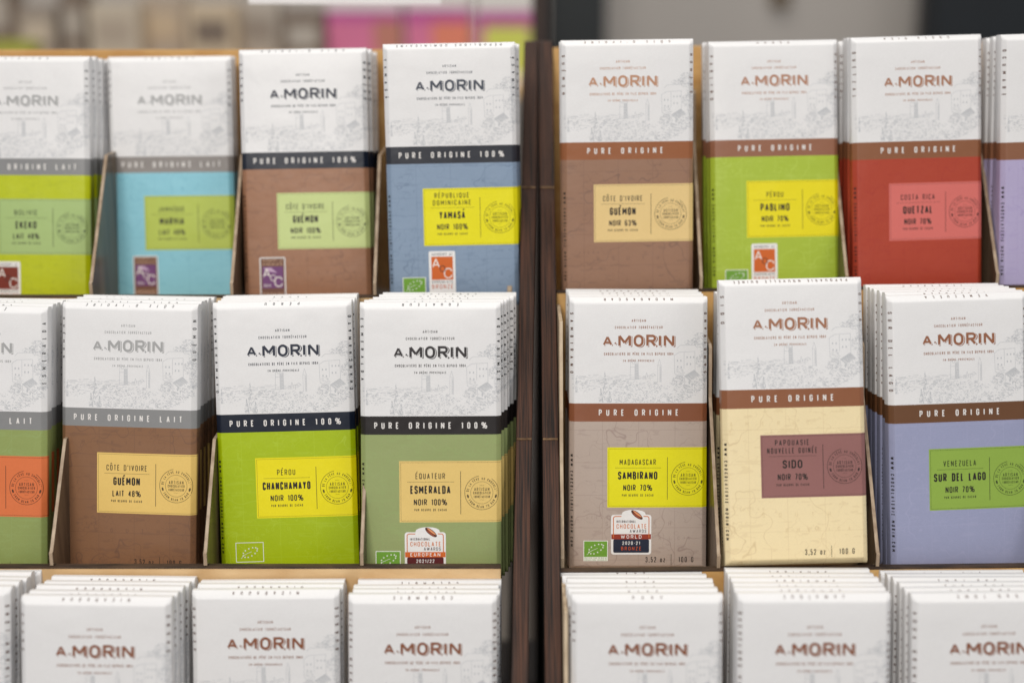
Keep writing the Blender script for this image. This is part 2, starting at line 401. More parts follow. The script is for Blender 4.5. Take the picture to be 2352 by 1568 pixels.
# ------------------------------------------------------------------ prints
def engraving(ink, m, off=.03):
    """the little hill village: lots of fine pen strokes"""
    rnd = random.Random(3)
    def st(x, y, dx, dy, wd=.16):
        wd *= 1.2
        if y + max(dy, 0) > 60.8: return
        ink.ribbon([(x, -y), (x + dx * .5, -(y + dy * .5) + rnd.uniform(-.12, .12)), (x + dx, -(y + dy))], wd, m, off)
    def scrib(cx, cy, rx, ry, n, ln=.9, wd=.15, flat=.5):
        for _ in range(n):
            a = rnd.uniform(0, 6.28); r_ = math.sqrt(rnd.random()); x = cx + rx * r_ * math.cos(a); y = cy + ry * r_ * math.sin(a)
            if x > 83 or x < .5 or y > 64: continue
            b_ = rnd.uniform(-1, 1); st(x, y, ln * rnd.uniform(.4, 1.2), ln * flat * b_, wd * rnd.uniform(.7, 1.3))
    # far hills
    for k in range(4):
        x = 1
        while x < 50 - k * 2:
            l = rnd.uniform(.8, 4.2); y = 45.2 + k * .75 + .5 * math.sin(x * .35 + k) - max(0, 8 - x) * .05
            st(x, y, l, rnd.uniform(-.15, .15), rnd.uniform(.1, .22)); x += l + rnd.uniform(.1, 2.0)
    for _ in range(170):                                   # fields and houses at the foot of the hills
        x = rnd.uniform(1, 34); y = 47.5 + abs(rnd.gauss(0, 3.2)) + max(0, 10 - x) * .15
        if y < 60 - max(0, 14 - x) * .6: st(x, y, rnd.uniform(.4, 2.0), rnd.uniform(-.5, .3), rnd.uniform(.1, .24))
    for _ in range(320):                                   # rooftops in front
        x = rnd.uniform(22, 62); top = 49 + 2.2 * math.sin(x * .5) - (x - 40) * .02; y = rnd.uniform(top, 63.6)
        if math.sin(x * 1.3 + y * .9) > -.45: st(x, y, rnd.uniform(.3, 1.1), rnd.choice((-1, 1)) * rnd.uniform(.2, .9), rnd.uniform(.12, .28))
    scrib(27, 59, 10, 5, 170); scrib(45, 55, 12, 6, 200); scrib(40, 61, 14, 3, 110); scrib(36, 51, 6, 3, 60)
    # cypresses
    for cx, t, b_, wd in ((20.5, 43, 63, 1.5), (18.2, 52, 63.5, 1.2), (23.3, 54, 63.5, 1.4), (4, 46, 54, .5)):
        for _ in range(int(46 * wd)):
            y = rnd.uniform(t, b_); k = (y - t) / (b_ - t); x = cx + rnd.uniform(-1, 1) * wd * min(1, k * 1.8 + .05)
            st(x, y, rnd.uniform(-.3, .3), rnd.uniform(.5, 1.3), .24)
    # castle keep
    for q in ([(35, 47.5), (35.3, 37.3), (36.4, 37.3), (36.4, 38.2), (37.5, 38.2), (37.5, 37), (39.7, 37), (39.9, 47.5)], [(37.8, 38.3), (37.8, 47.5)], [(35, 40.2), (37.8, 40.2)]):
        ink.ribbon([(x, -y) for x, y in q], .2, m, off)
    for k in range(26): st(37.9, 38.2 + k * .36, 1.9, rnd.uniform(-.1, .1), .2)
    # bell tower with a pointed roof
    for q in ([(51, 49), (51, 39.2), (52, 35.6), (53, 39.2), (53, 49)], [(51, 39.2), (53, 39.2)], [(43.6, 47), (44.6, 43.4), (45.6, 47)], [(46.5, 47.5), (46.5, 45), (48.6, 43.8), (50, 45.4)]):
        ink.ribbon([(x, -y) for x, y in q], .2, m, off)
    for k in range(18): st(52, 40 + k * .5, .9, .1, .2)
    # big house on the rock and its trees
    for q in ([(60.5, 33.5), (60.8, 44), (66, 46.8)], [(60.5, 33.5), (63.6, 31.6), (72.4, 31.2), (72.6, 42.5)], [(66.2, 31.8), (66.2, 41)], [(66.5, 45.5), (72, 42), (77, 46.5), (72.5, 50.5), (66.5, 45.5)], [(66.6, 46), (66.6, 52), (72.4, 54.2), (72.5, 50.5)], [(62, 29.4), (64, 27.6), (72, 27.4), (74, 29.2)]):
        ink.ribbon([(x, -y) for x, y in q], .22, m, off)
    for (x, y) in ((62, 36), (64, 36), (67.6, 34), (69.6, 34), (71.4, 34), (67.6, 38), (69.6, 38), (62.2, 39.6), (64.2, 39.8), (69, 49), (70.6, 50)):
        ink.poly([(x, -y), (x, -y - 1.1), (x + .7, -y - 1.1), (x + .7, -y)], m, off)
    for k in range(22): st(60.6 + rnd.uniform(0, 5), 41 + k * .22, rnd.uniform(.5, 2), .3, .14)
    for k in range(34): st(66.6 + k * .17, 45.4 - k * .1, 3.2, 3.0 + rnd.uniform(-.5, .3), .13)
    scrib(75, 24.5, 4.2, 4.2, 190, .8); scrib(79, 30, 3.8, 6, 190, .8); scrib(70, 26, 4, 1.6, 60, .7); scrib(76.5, 37, 4, 4.2, 170, .8)
    scrib(78.5, 44, 3, 5, 110, .9); scrib(62.5, 48, 3.6, 3, 110, .9)
    for _ in range(240):                                   # the slope under the house
        t = rnd.random(); x = 55 + t * 24 + rnd.uniform(-3, 3); y = 62 - t * 14 + rnd.uniform(-5, 3.5)
        if y < 62.5 and x < 82: st(x, y, rnd.uniform(.3, 1.6), rnd.uniform(.1, .9), rnd.uniform(.12, .26))
    for _ in range(16): x = rnd.uniform(56, 70); y = 64 - (x - 56) * .5; st(x, y, 2.6, -1.2, .16)
def header(ink, m, off=.05):
    ink.text('ARTISAN', 40, -12.3, 1.55, m, off, 8.2, .15, .46, .3, seg=2)
    ink.text('CHOCOLATIER TORRÉFACTEUR', 40, -16.2, 1.55, m, off, 27.5, .15, .46, .3, seg=2)
    thin = m
    def mark(dx, dy, mm, o, sw=.2):
        ink.text('A', 22.0 + dx, -23.9 - dy, 5.5, mm, o, None, sw, .95, 0)
        ink.poly([(25.9 + dx, -25.3 - dy), (26.5 + dx, -24.7 - dy), (27.1 + dx, -25.3 - dy), (26.5 + dx, -25.9 - dy)], mm, o)
        ink.text('MORIN', 44.4 + dx, -23.9 - dy, 7.0, mm, o, 32.4, sw, .8, .2, seg=6)
    # engraved letters: shadow, a sliver of paper, then the letter
    mark(.62, .48, m, off - .02, .13)
    mark(.3, .22, M_WHITE, off + .01, .19)
    mark(0, 0, m, off + .04, .2)
    ink.text('CHOCOLATIERS DE PÈRE EN FILS DEPUIS 1884', 40, -31.5, 1.6, m, off, 40, .16, .46, .3, seg=2)
    ink.text('EN DRÔME PROVENÇALE', 40, -35.4, 1.25, m, off, 18, .16, .46, .3, seg=2)
def side_prints(ink, p, inkm, dark, off=.05):
    cu = 40 + S_U + 1.4 * R(42) + 1.35
    n = len(p['name'])
    def left(x, y): return (-(cu - 80) + y, -x)             # reads downwards on the left bevel
    def right(x, y): return (cu - y, x)                      # reads upwards on the right bevel
    def txt(t, c, h, w_, xf, m, sw=.17):
        # xf gets (x along, y across), centred on c
        ink.text(t, c, 0, h, m, off, w_, sw, .5, .3, xf=xf, seg=3, wide=True, sp=.5)
    ln = min(45, 3.9 * n)
    txt(p['name'], 9 + ln / 2, 2.5, ln, left, inkm)
    txt(p['name'], -(9 + ln / 2), 2.5, ln, right, inkm)
    txt('WWW.CHOCOLATERIE-MORIN.COM', 118, 2.1, 54, left, dark, .2)
    # country upside-down on the top fold
    h = 2.3; ct = BH and (T_V + TOP[0] * R(TOP[1]) + TOP[2] * .56) - BH
    c = p['top']; wd = min(64, 4.0 * len(c))
    ink.text(c, 0, 0, h, inkm, off, wd, .15, .5, .3, xf=lambda x, y: (40 - x, ct - y), seg=3, wide=True, sp=.5)
def label_print(p, dark, mid):
    ink = Ink(); X0 = 22.0 + p.get('dx', 0); Y0 = -90.0 + p.get('dy', 0); H = 35.0; XE = 83.2
    lm = p['label_mat']
    xs = [X0] + [X0 + 6 * k for k in range(1, 9)] + [q + 40 for q in samp(SIDE, S_U)] 
    xs = [x for x in xs if x < XE] + [XE]
    xs = sorted(set(xs)); ys = [Y0 - H * k / 5 for k in range(6)]
    b = 0; mi = ink.mat(lm)
    for y in ys:
        for x in xs: ink.v.append((x, y, .045))
    nx = len(xs)
    for j in range(5):
        for i in range(nx - 1):
            ink.f.append((j * nx + i, (j + 1) * nx + i, (j + 1) * nx + i + 1, j * nx + i + 1)); ink.m.append(mi)
    o = .08
    e = .85
    xx = [x for x in xs if x > X0 + e][:-1]
    ink.ribbon([(XE, Y0 - e)] + [(x, Y0 - e) for x in reversed(xx)] + [(X0 + e, Y0 - e), (X0 + e, Y0 - H + e)] + [(x, Y0 - H + e) for x in xx] + [(XE, Y0 - H + e)], .13, mid, o)
    cx = X0 + 17.6; lines = p['country']
    if len(lines) == 1: ink.text(lines[0], cx, Y0 - 8.6, 3.4, mid, o, min(24, 2.1 * len(lines[0])), .135, .46, .21)
    else:
        for k, t in enumerate(lines): ink.text(t, cx, Y0 - 4.4 - 4.4 * k, 3.2, mid, o, min(28, 2.12 * len(t)), .145, .46, .26)
    x = X0 + 4.6
    while x < X0 + 31: ink.poly([(x, Y0 - 11.8), (x + .32, Y0 - 11.8), (x + .32, Y0 - 12.12), (x, Y0 - 12.12)], mid, o); x += .62
    ink.text(p['name'], cx, Y0 - 16.4, 4.7, dark, o, min(30, 2.35 * len(p['name']) + 1.7), .18, .46, .13)
    ink.text(p['pct'], cx, Y0 - 23.5, 3.6, dark, o, 2.1 * len(p['pct']), .155, .46, .14)
    ink.text('PUR BEURRE DE CACAO', cx, Y0 - 27.9, 1.35, dark, o, 18.2, .17, .46, .3, seg=2)
    ink.ribbon([(X0 + 34.8, Y0 - 5.8), (X0 + 34.8, Y0 - 30.4)], .28, dark, o)
    sx, sy = X0 + 46.8, Y0 - 18.2
    ink.ring(sx, sy, 9.7, .26, mid, o, 100, 440 - 5 if False else 415); ink.ring(sx, sy, 6.35, .17, mid, o)
    def arc_top(r): return lambda x, y: (sx + (r + y) * math.sin(x / r), sy + (r + y) * math.cos(x / r))
    def arc_bot(r): return lambda x, y: (sx + (r - y) * math.sin(x / r), sy - (r - y) * math.cos(x / r))
    ink.text('DE LA FÈVE AU CHOCOLAT', 0, 0, 1.45, mid, o, 24, .17, .46, .3, xf=arc_top(8.1), seg=2)
    ink.text('FROM BEAN TO BAR', 0, 0, 1.45, mid, o, 17, .17, .46, .3, xf=arc_bot(8.1), seg=2)
    ink.disc(sx - 7.9, sy - 2, .55, 1.1, mid, o, 15); ink.disc(sx + 7.9, sy - 2, .55, 1.1, mid, o, -15)
    ink.text('ARTISAN', sx, sy + 2.0, 2.0, mid, o, 8.6, .13, .46, .26, seg=3)
    ink.text('CHOCOLATIER', sx, sy - .1, 1.55, mid, o, 9.8, .16, .46, .26, seg=2)
    ink.text('TORRÉFACTEUR', sx, sy - 2.3, 1.45, mid, o, 9.2, .16, .46, .26, seg=2)
    ink.ribbon([(sx - 1.2, sy + 4.2), (sx + 1.2, sy + 4.2)], .12, mid, o); ink.ribbon([(sx - 1.2, sy - 4), (sx + 1.2, sy - 4)], .12, mid, o)
    return ink
def I(rgb): return paper(rgb, .5, None, 1.0, 0, True)
C_W = (236, 234, 232)
def award_world(kind):
    ink = Ink(); o = .24; w_ = paper(C_W, .35, seed=.1); x0, x1, y1, y0 = 24.2, 47.6, -126.2, -149.6
    if kind == 'european': y1 -= 4.4; y0 -= 4.4; x0 += .6; x1 += .6
    ink.rrect(x0, x1, y0, y1, 1.6, w_, o, dome=2.9)
    org = I((206, 112, 50)); red = I((150, 52, 28)); nav = I((24, 32, 54)); dk = I((60, 40, 44)); mar = I((88, 20, 26)); wt = I((240, 238, 236))
    ink.ribbon(rounded([(x0 + 1.4, y0 + 10), (x0 + 1.4, y1 - 1, 1), (x0 + 6, y1 - 1)], 1.2), .5, org, o + .03)
    ink.ribbon(rounded([(x1 - 1.4, y0 + 10), (x1 - 1.4, y1 - 1, 1), (x1 - 4.6, y1 - 1)], 1.2), .5, org, o + .03)
    bx, by = x0 + 15, y1 - .1
    ink.disc(bx, by, 4.1, 1.5, I((74, 36, 24)), o + .03, -38, 18); ink.disc(bx + .3, by + .5, 3.2, .55, I((226, 148, 100)), o + .06, -38); ink.disc(bx - .3, by - .6, 3.0, .35, I((170, 80, 50)), o + .06, -38)
    c = (x0 + x1) / 2
    ink.text('INTERNATIONAL', c - 3.0, y1 - 4.0, 1.5, dk, o + .03, 11.2, .15, .46, .25, seg=2)
    ink.text('CHOCOLATE', c + .2, y1 - 6.8, 2.7, org, o + .03, 17.4, .13, .5, .25)
    ink.text('AWARDS', c + 4.0, y1 - 9.6, 1.9, dk, o + .03, 9.6, .13, .5, .25)
    b1, b2 = (red, nav) if kind == 'world' else (I((212, 100, 30)), mar)
    ink.poly([(x0 + .2, y1 - 11.4), (x0 + .2, y1 - 14.4), (x1 - .2, y1 - 14.4), (x1 - .2, y1 - 11.4)], b1, o + .03)
    ink.rrect(x0 + 1.3, x1 - 1.3, y0 + 1.1, y1 - 14.4, .8, b2, o + .03)
    ink.text('WORLD' if kind == 'world' else 'EUROPEAN', c, y1 - 12.9, 2.1, wt, o + .07, 12 if kind == 'world' else 17, .14, .5, .3)
    ink.text('2020-21' if kind == 'world' else '2021/22', c, y1 - 16.6, 2.0, wt, o + .07, 10.2, .14, .5, .3)
    ink.text('BRONZE', c, y1 - 19.8, 2.2, I((196, 84, 40)), o + .07, 11.6, .14, .5, .3)
    return ink
def award_academy(col, year=None, ax=0, ay=0):
    ink = Ink(); o = .24; x0, x1, y1, y0 = 24.6 + ax, 40.8 + ax, -125.5 + ay, -151.5 + ay
    dull = year is not None
    fr = paper(C_W, .35, seed=.1); ink.rrect(x0, x1, y0, y1, 1.0, fr, o)
    wt = I((238, 232, 226)); dk = I((70, 66, 66)) if not dull else I((205, 170, 140)); sq = I(col)
    if dull: ink.rrect(x0 + .7, x1 - .7, y0 + .7, y1 - .7, .4, I((112, 72, 54)), o + .03)
    c = (x0 + x1) / 2
    ink.text('ACADEMY of', c, y1 - 1.9, 1.5, dk, o + .07, 12.4, .15, .5, .3, seg=2)
    if dull: ink.text('CHOCOLATE', c, y1 - 4.3, 1.7, dk, o + .07, 12.6, .15, .5, .3, seg=2)
    t = y1 - (3.4 if not dull else 5.8); b_ = t - 14.2 if not dull else t - 13.6
    ink.poly([(x0 + 1.5, t), (x0 + 1.5, b_), (x1 - 1.5, b_), (x1 - 1.5, t)], sq, o + .04)
    ink.text('A', x0 + 4.3, t - 3.8, 5.6, wt, o + .08, None, .12, .8, 0); ink.text('C', x1 - 4.6, b_ + 4.0, 6.4, wt, o + .08, None, .1, .85, 0, seg=6)
    ink.text('O', c + .2, (t + b_) / 2 - .3, 4.0, I((40, 26, 24)) if not dull else wt, o + .11, None, .1, .9, 0, seg=6)
    if dull:
        ink.text(year, x0 + 4.6, b_ + 1.8, 1.7, wt, o + .08, 4.4, .15, .5, .3)
        ink.poly([(x0 + 2, t - 1), (x0 + 7, t - .7), (x0 + 11, t - 4), (x0 + 6, t - 3)], I((200, 170, 200)), o + .06)
        ink.text('BRONZE', c, y0 + 2.6, 2.4, dk, o + .07, 12.4, .15, .5, .28)
    else:
        ink.text('CHOCOLATE', c, b_ - 1.3, 1.6, dk, o + .07, 12.8, .15, .5, .3, seg=2)
        ink.text('BRONZE', c, b_ - 4.2, 2.7, I((196, 96, 52)), o + .07, 13, .13, .5, .28)
    return ink
def organic(style, full_=True):
    ink = Ink(); o = .18; x0, x1, y1, y0 = 8.2, 22.4, -141.4, -151.0
    wt = I((236, 238, 230)); gr = I((110, 160, 50))
    if style == 'tall': y1, y0 = -139.0, -150.2; x0, x1 = 9.2, 25.0
    if style != 'tall' :
        ink.poly([(x0, y1), (x0, y0 - (2.4 if style == 'text' else 0)), (x1, y0 - (2.4 if style == 'text' else 0)), (x1, y1)], wt, o)
        ink.poly([(x0 + .4, y1 - .4), (x0 + .4, y0 + .1), (x1 - .4, y0 + .1), (x1 - .4, y1 - .4)], gr, o + .02)
    else: ink.ribbon([(x0, y1), (x1, y1), (x1, y0), (x0, y0), (x0, y1)], .36, wt, o)
    cx, cy = (x0 + x1) / 2 + .3, (y0 + y1) / 2
    for k in range(12):
        t = k / 12 * 2 * math.pi; a = 4.6 * math.cos(t); b_ = 2.3 * math.sin(t) * (1 - .15 * math.cos(t))
        x = cx + a * .9 - b_ * .35; y = cy + a * .42 + b_ * .9
        pts = []
        for q in range(10):
            rr = .62 if q % 2 == 0 else .26; th = math.pi / 2 + q * math.pi / 5; pts.append((x + rr * math.cos(th), y + rr * math.sin(th)))
        ink.poly(pts, wt, o + .05)
    ink.ribbon([(cx - 5.4, cy - 3.6), (cx - 3.6, cy - 1.6), (cx - 1, cy - .4), (cx + .8, cy + .3)], .2, wt, o + .05)
    if style == 'text':
        ink.text('CERTIFIÉ PAR FR-BIO-01', (x0 + x1) / 2, y0 - .55, .72, gr, o + .04, 13, .17, .46, .3, seg=1)
        ink.text('AGRICULTURE UE/NON-UE', (x0 + x1) / 2, y0 - 1.7, .72, gr, o + .04, 13, .17, .46, .3, seg=1)
    return ink

NAVY = (18, 26, 42); BLACK = (36, 31, 30); GREY = (134, 134, 134); BROWN = (134, 84, 54)
TXT_GREY = (165, 165, 165); TXT_BROWN = (146, 94, 66); TXT_NAVY = (38, 44, 60); TXT_BLACK = (46, 42, 44)
# body, map line, label, ink on label
P = {
 'bolivia': dict(apos=(-5.2, -4), t=TXT_GREY, band=GREY, bt='PURE ORIGINE LAIT', body=(186, 196, 8), ml=(160, 172, 20), label=(166, 190, 120), country=['BOLIVIE'], name='EKEKO', pct='LAIT 48%', top='BOLIVIE', aw='academy_red', desc='lime yellow bar with grey band'),
 'marvia': dict(apos=(-11, -3.2), t=TXT_GREY, band=(140, 134, 130), bt='PURE ORIGINE LAIT', body=(140, 202, 218), ml=(104, 170, 194), label=(184, 200, 84), country=['JAMAÏQUE'], name='MARVIA', pct='LAIT 48%', top='JAMAÏQUE', aw='academy_purple', desc='sky blue bar with grey band'),
 'guemon100': dict(apos=(-14.5, -4.5), t=TXT_NAVY, band=NAVY, bt='PURE ORIGINE 100%', body=(156, 112, 84), ml=(112, 80, 66), label=(196, 210, 138), country=["CÔTE D'IVOIRE"], name='GUÉMON', pct='NOIR 100%', top="CÔTE D'IVOIRE", aw='academy_purple', desc='brown bar with pale green label'),
 'yamasa': dict(dy=2.8, t=(66, 72, 84), band=(44, 46, 54), bt='PURE ORIGINE 100%', body=(134, 153, 176), ml=(92, 112, 138), label=(232, 222, 10), country=['RÉPUBLIQUE', 'DOMINICAINE'], name='YAMASÁ', pct='NOIR 100%', top='RÉPUBLIQUE DOMINICAINE', aw='academy_orange', org='green', desc='slate blue bar with yellow label'),
 'guemon63': dict(dx=-2.8, dy=3.4, t=(186, 140, 112), band=(150, 92, 56), bt='PURE ORIGINE', body=(150, 114, 92), ml=(104, 80, 72), label=(228, 198, 136), country=["CÔTE D'IVOIRE"], name='GUÉMON', pct='NOIR 63%', top="CÔTE D'IVOIRE", desc='brown bar with cream label'),
 'pablino': dict(dy=3.3, t=(176, 130, 106), band=(146, 98, 74), bt='PURE ORIGINE', body=(168, 190, 58), ml=(190, 212, 96), label=(232, 218, 10), country=['PÉROU'], name='PABLINO', pct='NOIR 70%', top='PÉROU', aw='academy_orange', org='green', desc='leaf green bar with bright yellow label'),
 'quetzal': dict(dy=0.6, t=(166, 118, 92), band=(138, 88, 58), bt='PURE ORIGINE', body=(172, 64, 42), ml=(160, 50, 40), label=(212, 110, 102), country=['COSTA RICA'], name='QUETZAL', pct='NOIR 70%', top='COSTA RICA', desc='red bar with rose label'),
 'lilac': dict(t=TXT_BROWN, band=(138, 92, 66), bt='PURE ORIGINE', body=(178, 168, 202), ml=(160, 146, 190), label=(150, 180, 80), country=['VENEZUELA'], name='OCUMARE', pct='NOIR 70%', top='VENEZUELA', desc='lilac bar cut by the frame'),
 'orange': dict(ny=2.8, dy=4.5, t=TXT_GREY, band=GREY, bt='PURE ORIGINE LAIT', body=(144, 158, 92), ml=(150, 170, 108), label=(218, 116, 66), country=['ÉQUATEUR'], name='ESMERALDA', pct='LAIT 48%', top='ÉQUATEUR', net=True, desc='olive bar with orange label'),
 'guemonlait': dict(ny=3.2, dy=3.6, t=TXT_GREY, band=(138, 138, 138), bt='PURE ORIGINE LAIT', body=(136, 98, 70), ml=(98, 72, 62), label=(232, 196, 112), country=["CÔTE D'IVOIRE"], name='GUÉMON', pct='LAIT 48%', top="CÔTE D'IVOIRE", net=True, desc='brown bar with golden label'),
 'chan': dict(t=TXT_NAVY, band=NAVY, bt='PURE ORIGINE 100%', body=(166, 188, 4), ml=(180, 204, 60), label=(236, 222, 8), country=['PÉROU'], name='CHANCHAMAYO', pct='NOIR 100%', top='PÉROU', org='tall', desc='lime green bar with navy band'),
 'esmeralda': dict(t=TXT_BLACK, band=BLACK, bt='PURE ORIGINE 100%', body=(150, 162, 106), ml=(150, 172, 108), label=(228, 196, 118), country=['ÉQUATEUR'], name='ESMERALDA', pct='NOIR 100%', top='ÉQUATEUR', aw='european', org='green', desc='olive green bar with black band'),
 'sambirano': dict(dy=3, t=TXT_BROWN, band=(136, 82, 54), bt='PURE ORIGINE', body=(182, 165, 153), ml=(142, 120, 114), label=(230, 222, 6), country=['MADAGASCAR'], name='SAMBIRANO', pct='NOIR 70%', top='MADAGASCAR', aw='world', org='text', net=True, desc='taupe bar with yellow label'),
 'sido': dict(dx=-1.3, dy=3, t=(160, 112, 86), band=(140, 88, 58), bt='PURE ORIGINE', body=(240, 220, 176), ml=(206, 180, 134), label=(146, 100, 96), country=['PAPOUASIE', 'NOUVELLE GUINÉE'], name='SIDO', pct='NOIR 70%', top='PAPOUASIE NOUVELLE GUINÉE', net=True, desc='cream bar with mauve label'),
 'surdel': dict(dy=2.8, t=TXT_BROWN, band=(106, 70, 44), bt='PURE ORIGINE', body=(152, 156, 186), ml=(166, 166, 196), label=(142, 172, 70), country=['VENEZUELA'], name='SUR DEL LAGO', pct='NOIR 70%', top='VENEZUELA', desc='lavender bar with green label'),
 'thanh': dict(name='THANH LONG', top='VIETNAM', body=(200, 120, 80), sub=1, desc='plain white bar'),
 'chuno': dict(name='CHUNO', top='NICARAGUA', body=(190, 160, 90), sub=1, desc='plain white bar'),
 'rugoso': dict(name='RUGOSO', top='NICARAGUA', body=(160, 120, 90), sub=1, desc='plain white bar'),
 'colombie': dict(name='SIERRA NEVADA', top='COLOMBIE', body=(120, 160, 90), sub=1, desc='plain white bar'),
 'java': dict(name='JAVA', top='JAVA', body=(120, 90, 120), sub=1, desc='plain white bar'),
 'jamaique': dict(name='BACHELORS HALL', top='JAMAÏQUE', body=(100, 150, 170), sub=1, desc='plain white bar'),
 'saotome': dict(name='AGUA GRANDE', top='SAO TOME', body=(170, 100, 70), sub=1, desc='plain white bar'),
}
M_WHITE = paper(WHITE, .42)
M_ENG = I((193, 195, 198))
FAINT_WORDS = [('AMERIC', 26, -80.5, 2.2, 44), ('SOUTH', 40, -131.5, 2.4, 38), ('OCEAN', 16, -128, 1.5, 12), ('AMERICA', 52, -140, 2.0, 36)]
PROTO = {}
def build_proto(key):
    p = P[key]
    if p.get('sub'):
        p = dict(dict(t=(134, 80, 52), band=BROWN, bt='PURE ORIGINE', ml=(120, 90, 70), label=(225, 190, 120), country=[P[key]['top']], pct='NOIR 70%'), **p)
    dark = I((36, 30, 26)); mid = I(tuple(int(c * .38) for c in p['label']))
    p['label_mat'] = paper(p['label'], .45)
    ink = Ink()
    dy = p.get('dy', 0)
    def shifted(fn, d, dx=0):                                     # slide a whole print along the bar
        a = len(ink.v); fn(); ink.v[a:] = [(x + dx, y + d, o) for x, y, o in ink.v[a:]]
    shifted(lambda: engraving(ink, M_ENG), dy - 3.3)
    hm = I(p['t']); shifted(lambda: header(ink, hm), dy - 4.4, p.get('dx', 0))
    ink.text(p['bt'], 40 + p.get('dx', 0) * .6, -69.8 + dy, 3.7, I((226, 222, 218)), .05, {17: 64, 12: 46}.get(len(p['bt']), 62), .17, .5, .5, wide=True, sp=.55)
    side_prints(ink, p, I(tuple(int(c * .62) for c in p['t'])), I((34, 30, 28)))
    sd = sum(map(ord, key)); fm = I(tuple(int(a * .6 + b * .4) for a, b in zip(p['ml'], p['body'])))
    for k, (t, x, y, h, wd) in enumerate(FAINT_WORDS):
        if (sd >> k) & 1 or k == 1: ink.text(t, x, y, h, fm, .04, wd, .1, .6, .5, wide=True, seg=3)
    if p.get('net'):
        ny = p.get('ny', 0)
        ink.text('3,52 oz', 50, -152.6 + ny, 3.2, dark, .05, 11.4, .13, .46, .26); ink.ribbon([(59.2, -149.4 + ny), (59.2, -155.6 + ny)], .25, dark, .05)
        ink.text('100 G', 67.8, -152.6 + ny, 3.2, dark, .05, 8.6, .13, .46, .26)
    body = paper(p['body'], .42, p['ml'], seed=(sd % 97) * .37 + 1)
    V, F, mats, MI = wrapper_mesh(ink, [M_WHITE, paper(p['band'], .4), body], dy)
    parts = [mesh_obj('wrapper', V, F, mats, MI, None, True)]
    parts.append(wrapped(label_print(p, dark, mid), 'label', None))
    aw = p.get('aw')
    if aw:
        ink = award_world(aw) if aw in ('world', 'european') else award_academy({'academy_orange': (206, 98, 30), 'academy_red': (120, 40, 20), 'academy_purple': (112, 62, 116)}[aw], '2014' if aw == 'academy_purple' else None, *p.get('apos', (0, 0)))
        parts.append(wrapped(ink, 'award_sticker', None))
    if p.get('org'): parts.append(wrapped(organic(p['org']), 'organic_mark', None))
    for o in parts: COL.objects.unlink(o)
    PROTO[key] = parts
ORD = ['', 'second', 'third', 'fourth', 'fifth', 'sixth', 'seventh', 'eighth']
rj = random.Random(11)
def make_bar(key, loc, rot, label):
    if key not in PROTO: build_proto(key)
    e = empty('chocolate_bar', loc, rot)
    tag(e, label, 'chocolate bar', 'chocolate bars in the display racks')
    for pr in PROTO[key]:
        c = pr.copy(); COL.objects.link(c); c.parent = e
    return e
def rot_of(lean, roll, yaw):
    return Matrix.Rotation(R(yaw), 3, 'Z') @ Matrix.Rotation(R(-lean), 3, 'X') @ Matrix.Rotation(R(roll), 3, 'Y')
# key, centre px, top px, depth, roll, yaw, lean, number behind, sideways drift per bar, tier, how the stack is named
STACKS = [
 ('bolivia',    66, 131, 900, -.1, -2, 11, 3, 1.2, 'top', 'lime yellow bar with grey band'),
 ('marvia',    392, 131, 922, -.6,  0, 10, 1, .6, 'top', 'sky blue bar with grey band'),
 ('guemon100', 697, 114, 892, -1.0, 0, 11, 4, .3, 'top', 'brown bar with pale green label'),
 ('yamasa',   1031, 100, 862, -1.0, 1, 6.5, 2, .3, 'top', 'slate blue bar with yellow label'),
 ('guemon63', 1439,  92, 859, -.8,  0, 6.5, 2, -.4, 'top', 'brown bar with cream label'),
 ('pablino',  1772,  95, 883, -1.0, 1, 11, 2, -1.2, 'top', 'leaf green bar with yellow label'),
 ('quetzal',  2100,  84, 870, -1.5, 1, 9, 3, -.5, 'top', 'red bar with rose label'),
 ('lilac',    2446,  76, 858, -1.8, 1, 6.5, 4, -.2, 'top', 'lilac bar at the right edge'),
 ('orange',    -42, 701, 815, .4, -3, 11, 4, .3, 'middle', 'olive bar with orange label'),
 ('guemonlait', 304, 695, 820, .1, -5, 11, 4, .3, 'middle', 'brown bar with golden label'),
 ('chan',      650, 691, 821, -1.2, 1, 11, 4, -.3, 'middle', 'lime green bar with navy band'),
 ('esmeralda', 989, 693, 807, -.2, 0, 11, 5, 1.6, 'middle', 'olive green bar with black band'),
 ('sambirano', 1465, 681, 824, -.1, 0, 11, 4, -.2, 'middle', 'taupe bar with yellow label'),
 ('sido',     1811, 640, 797, -1.1, 1, 14, 0, 0, 'middle', 'cream bar with mauve label'),
 ('surdel',   2190, 674, 805, -1.2, 3, 11, 5, -.4, 'middle', 'lavender bar with green label'),
 ('thanh',    -138, 1341, 760, .3, -2, 11, 4, .8, 'bottom', 'leftmost stack'),
 ('chuno',     226, 1366, 753, .2, -1, 11, 5, .9, 'bottom', 'second stack from the left'),
 ('rugoso',    613, 1351, 772, -.3, 0, 11, 3, .2, 'bottom', 'third stack from the left'),
 ('colombie',  972, 1362, 765, 0, 0, 11, 4, .5, 'bottom', 'stack left of the dark posts'),
 ('java',     1485, 1361, 750, .1, 0, 11, 5, -.7, 'bottom', 'stack right of the dark posts'),
 ('jamaique', 1866, 1359, 741, -.2, 0, 11, 5, .1, 'bottom', 'second stack from the right'),
 ('saotome',  2262, 1358, 747, -.3, 1, 11, 5, -.9, 'bottom', 'rightmost stack'),
]
def place(key, px, py, dep, roll, yaw, lean):
    M = rot_of(lean, roll, yaw); T = at(px, py, dep + 2)
    return T - M @ Vector((0, 6.5, 160)), M
DROP = {'top': 1.0, 'middle': .95, 'bottom': 1.45}      # the shelf boards fall away to the back
FLOOR = {'top': 111, 'middle': -20, 'bottom': -151}
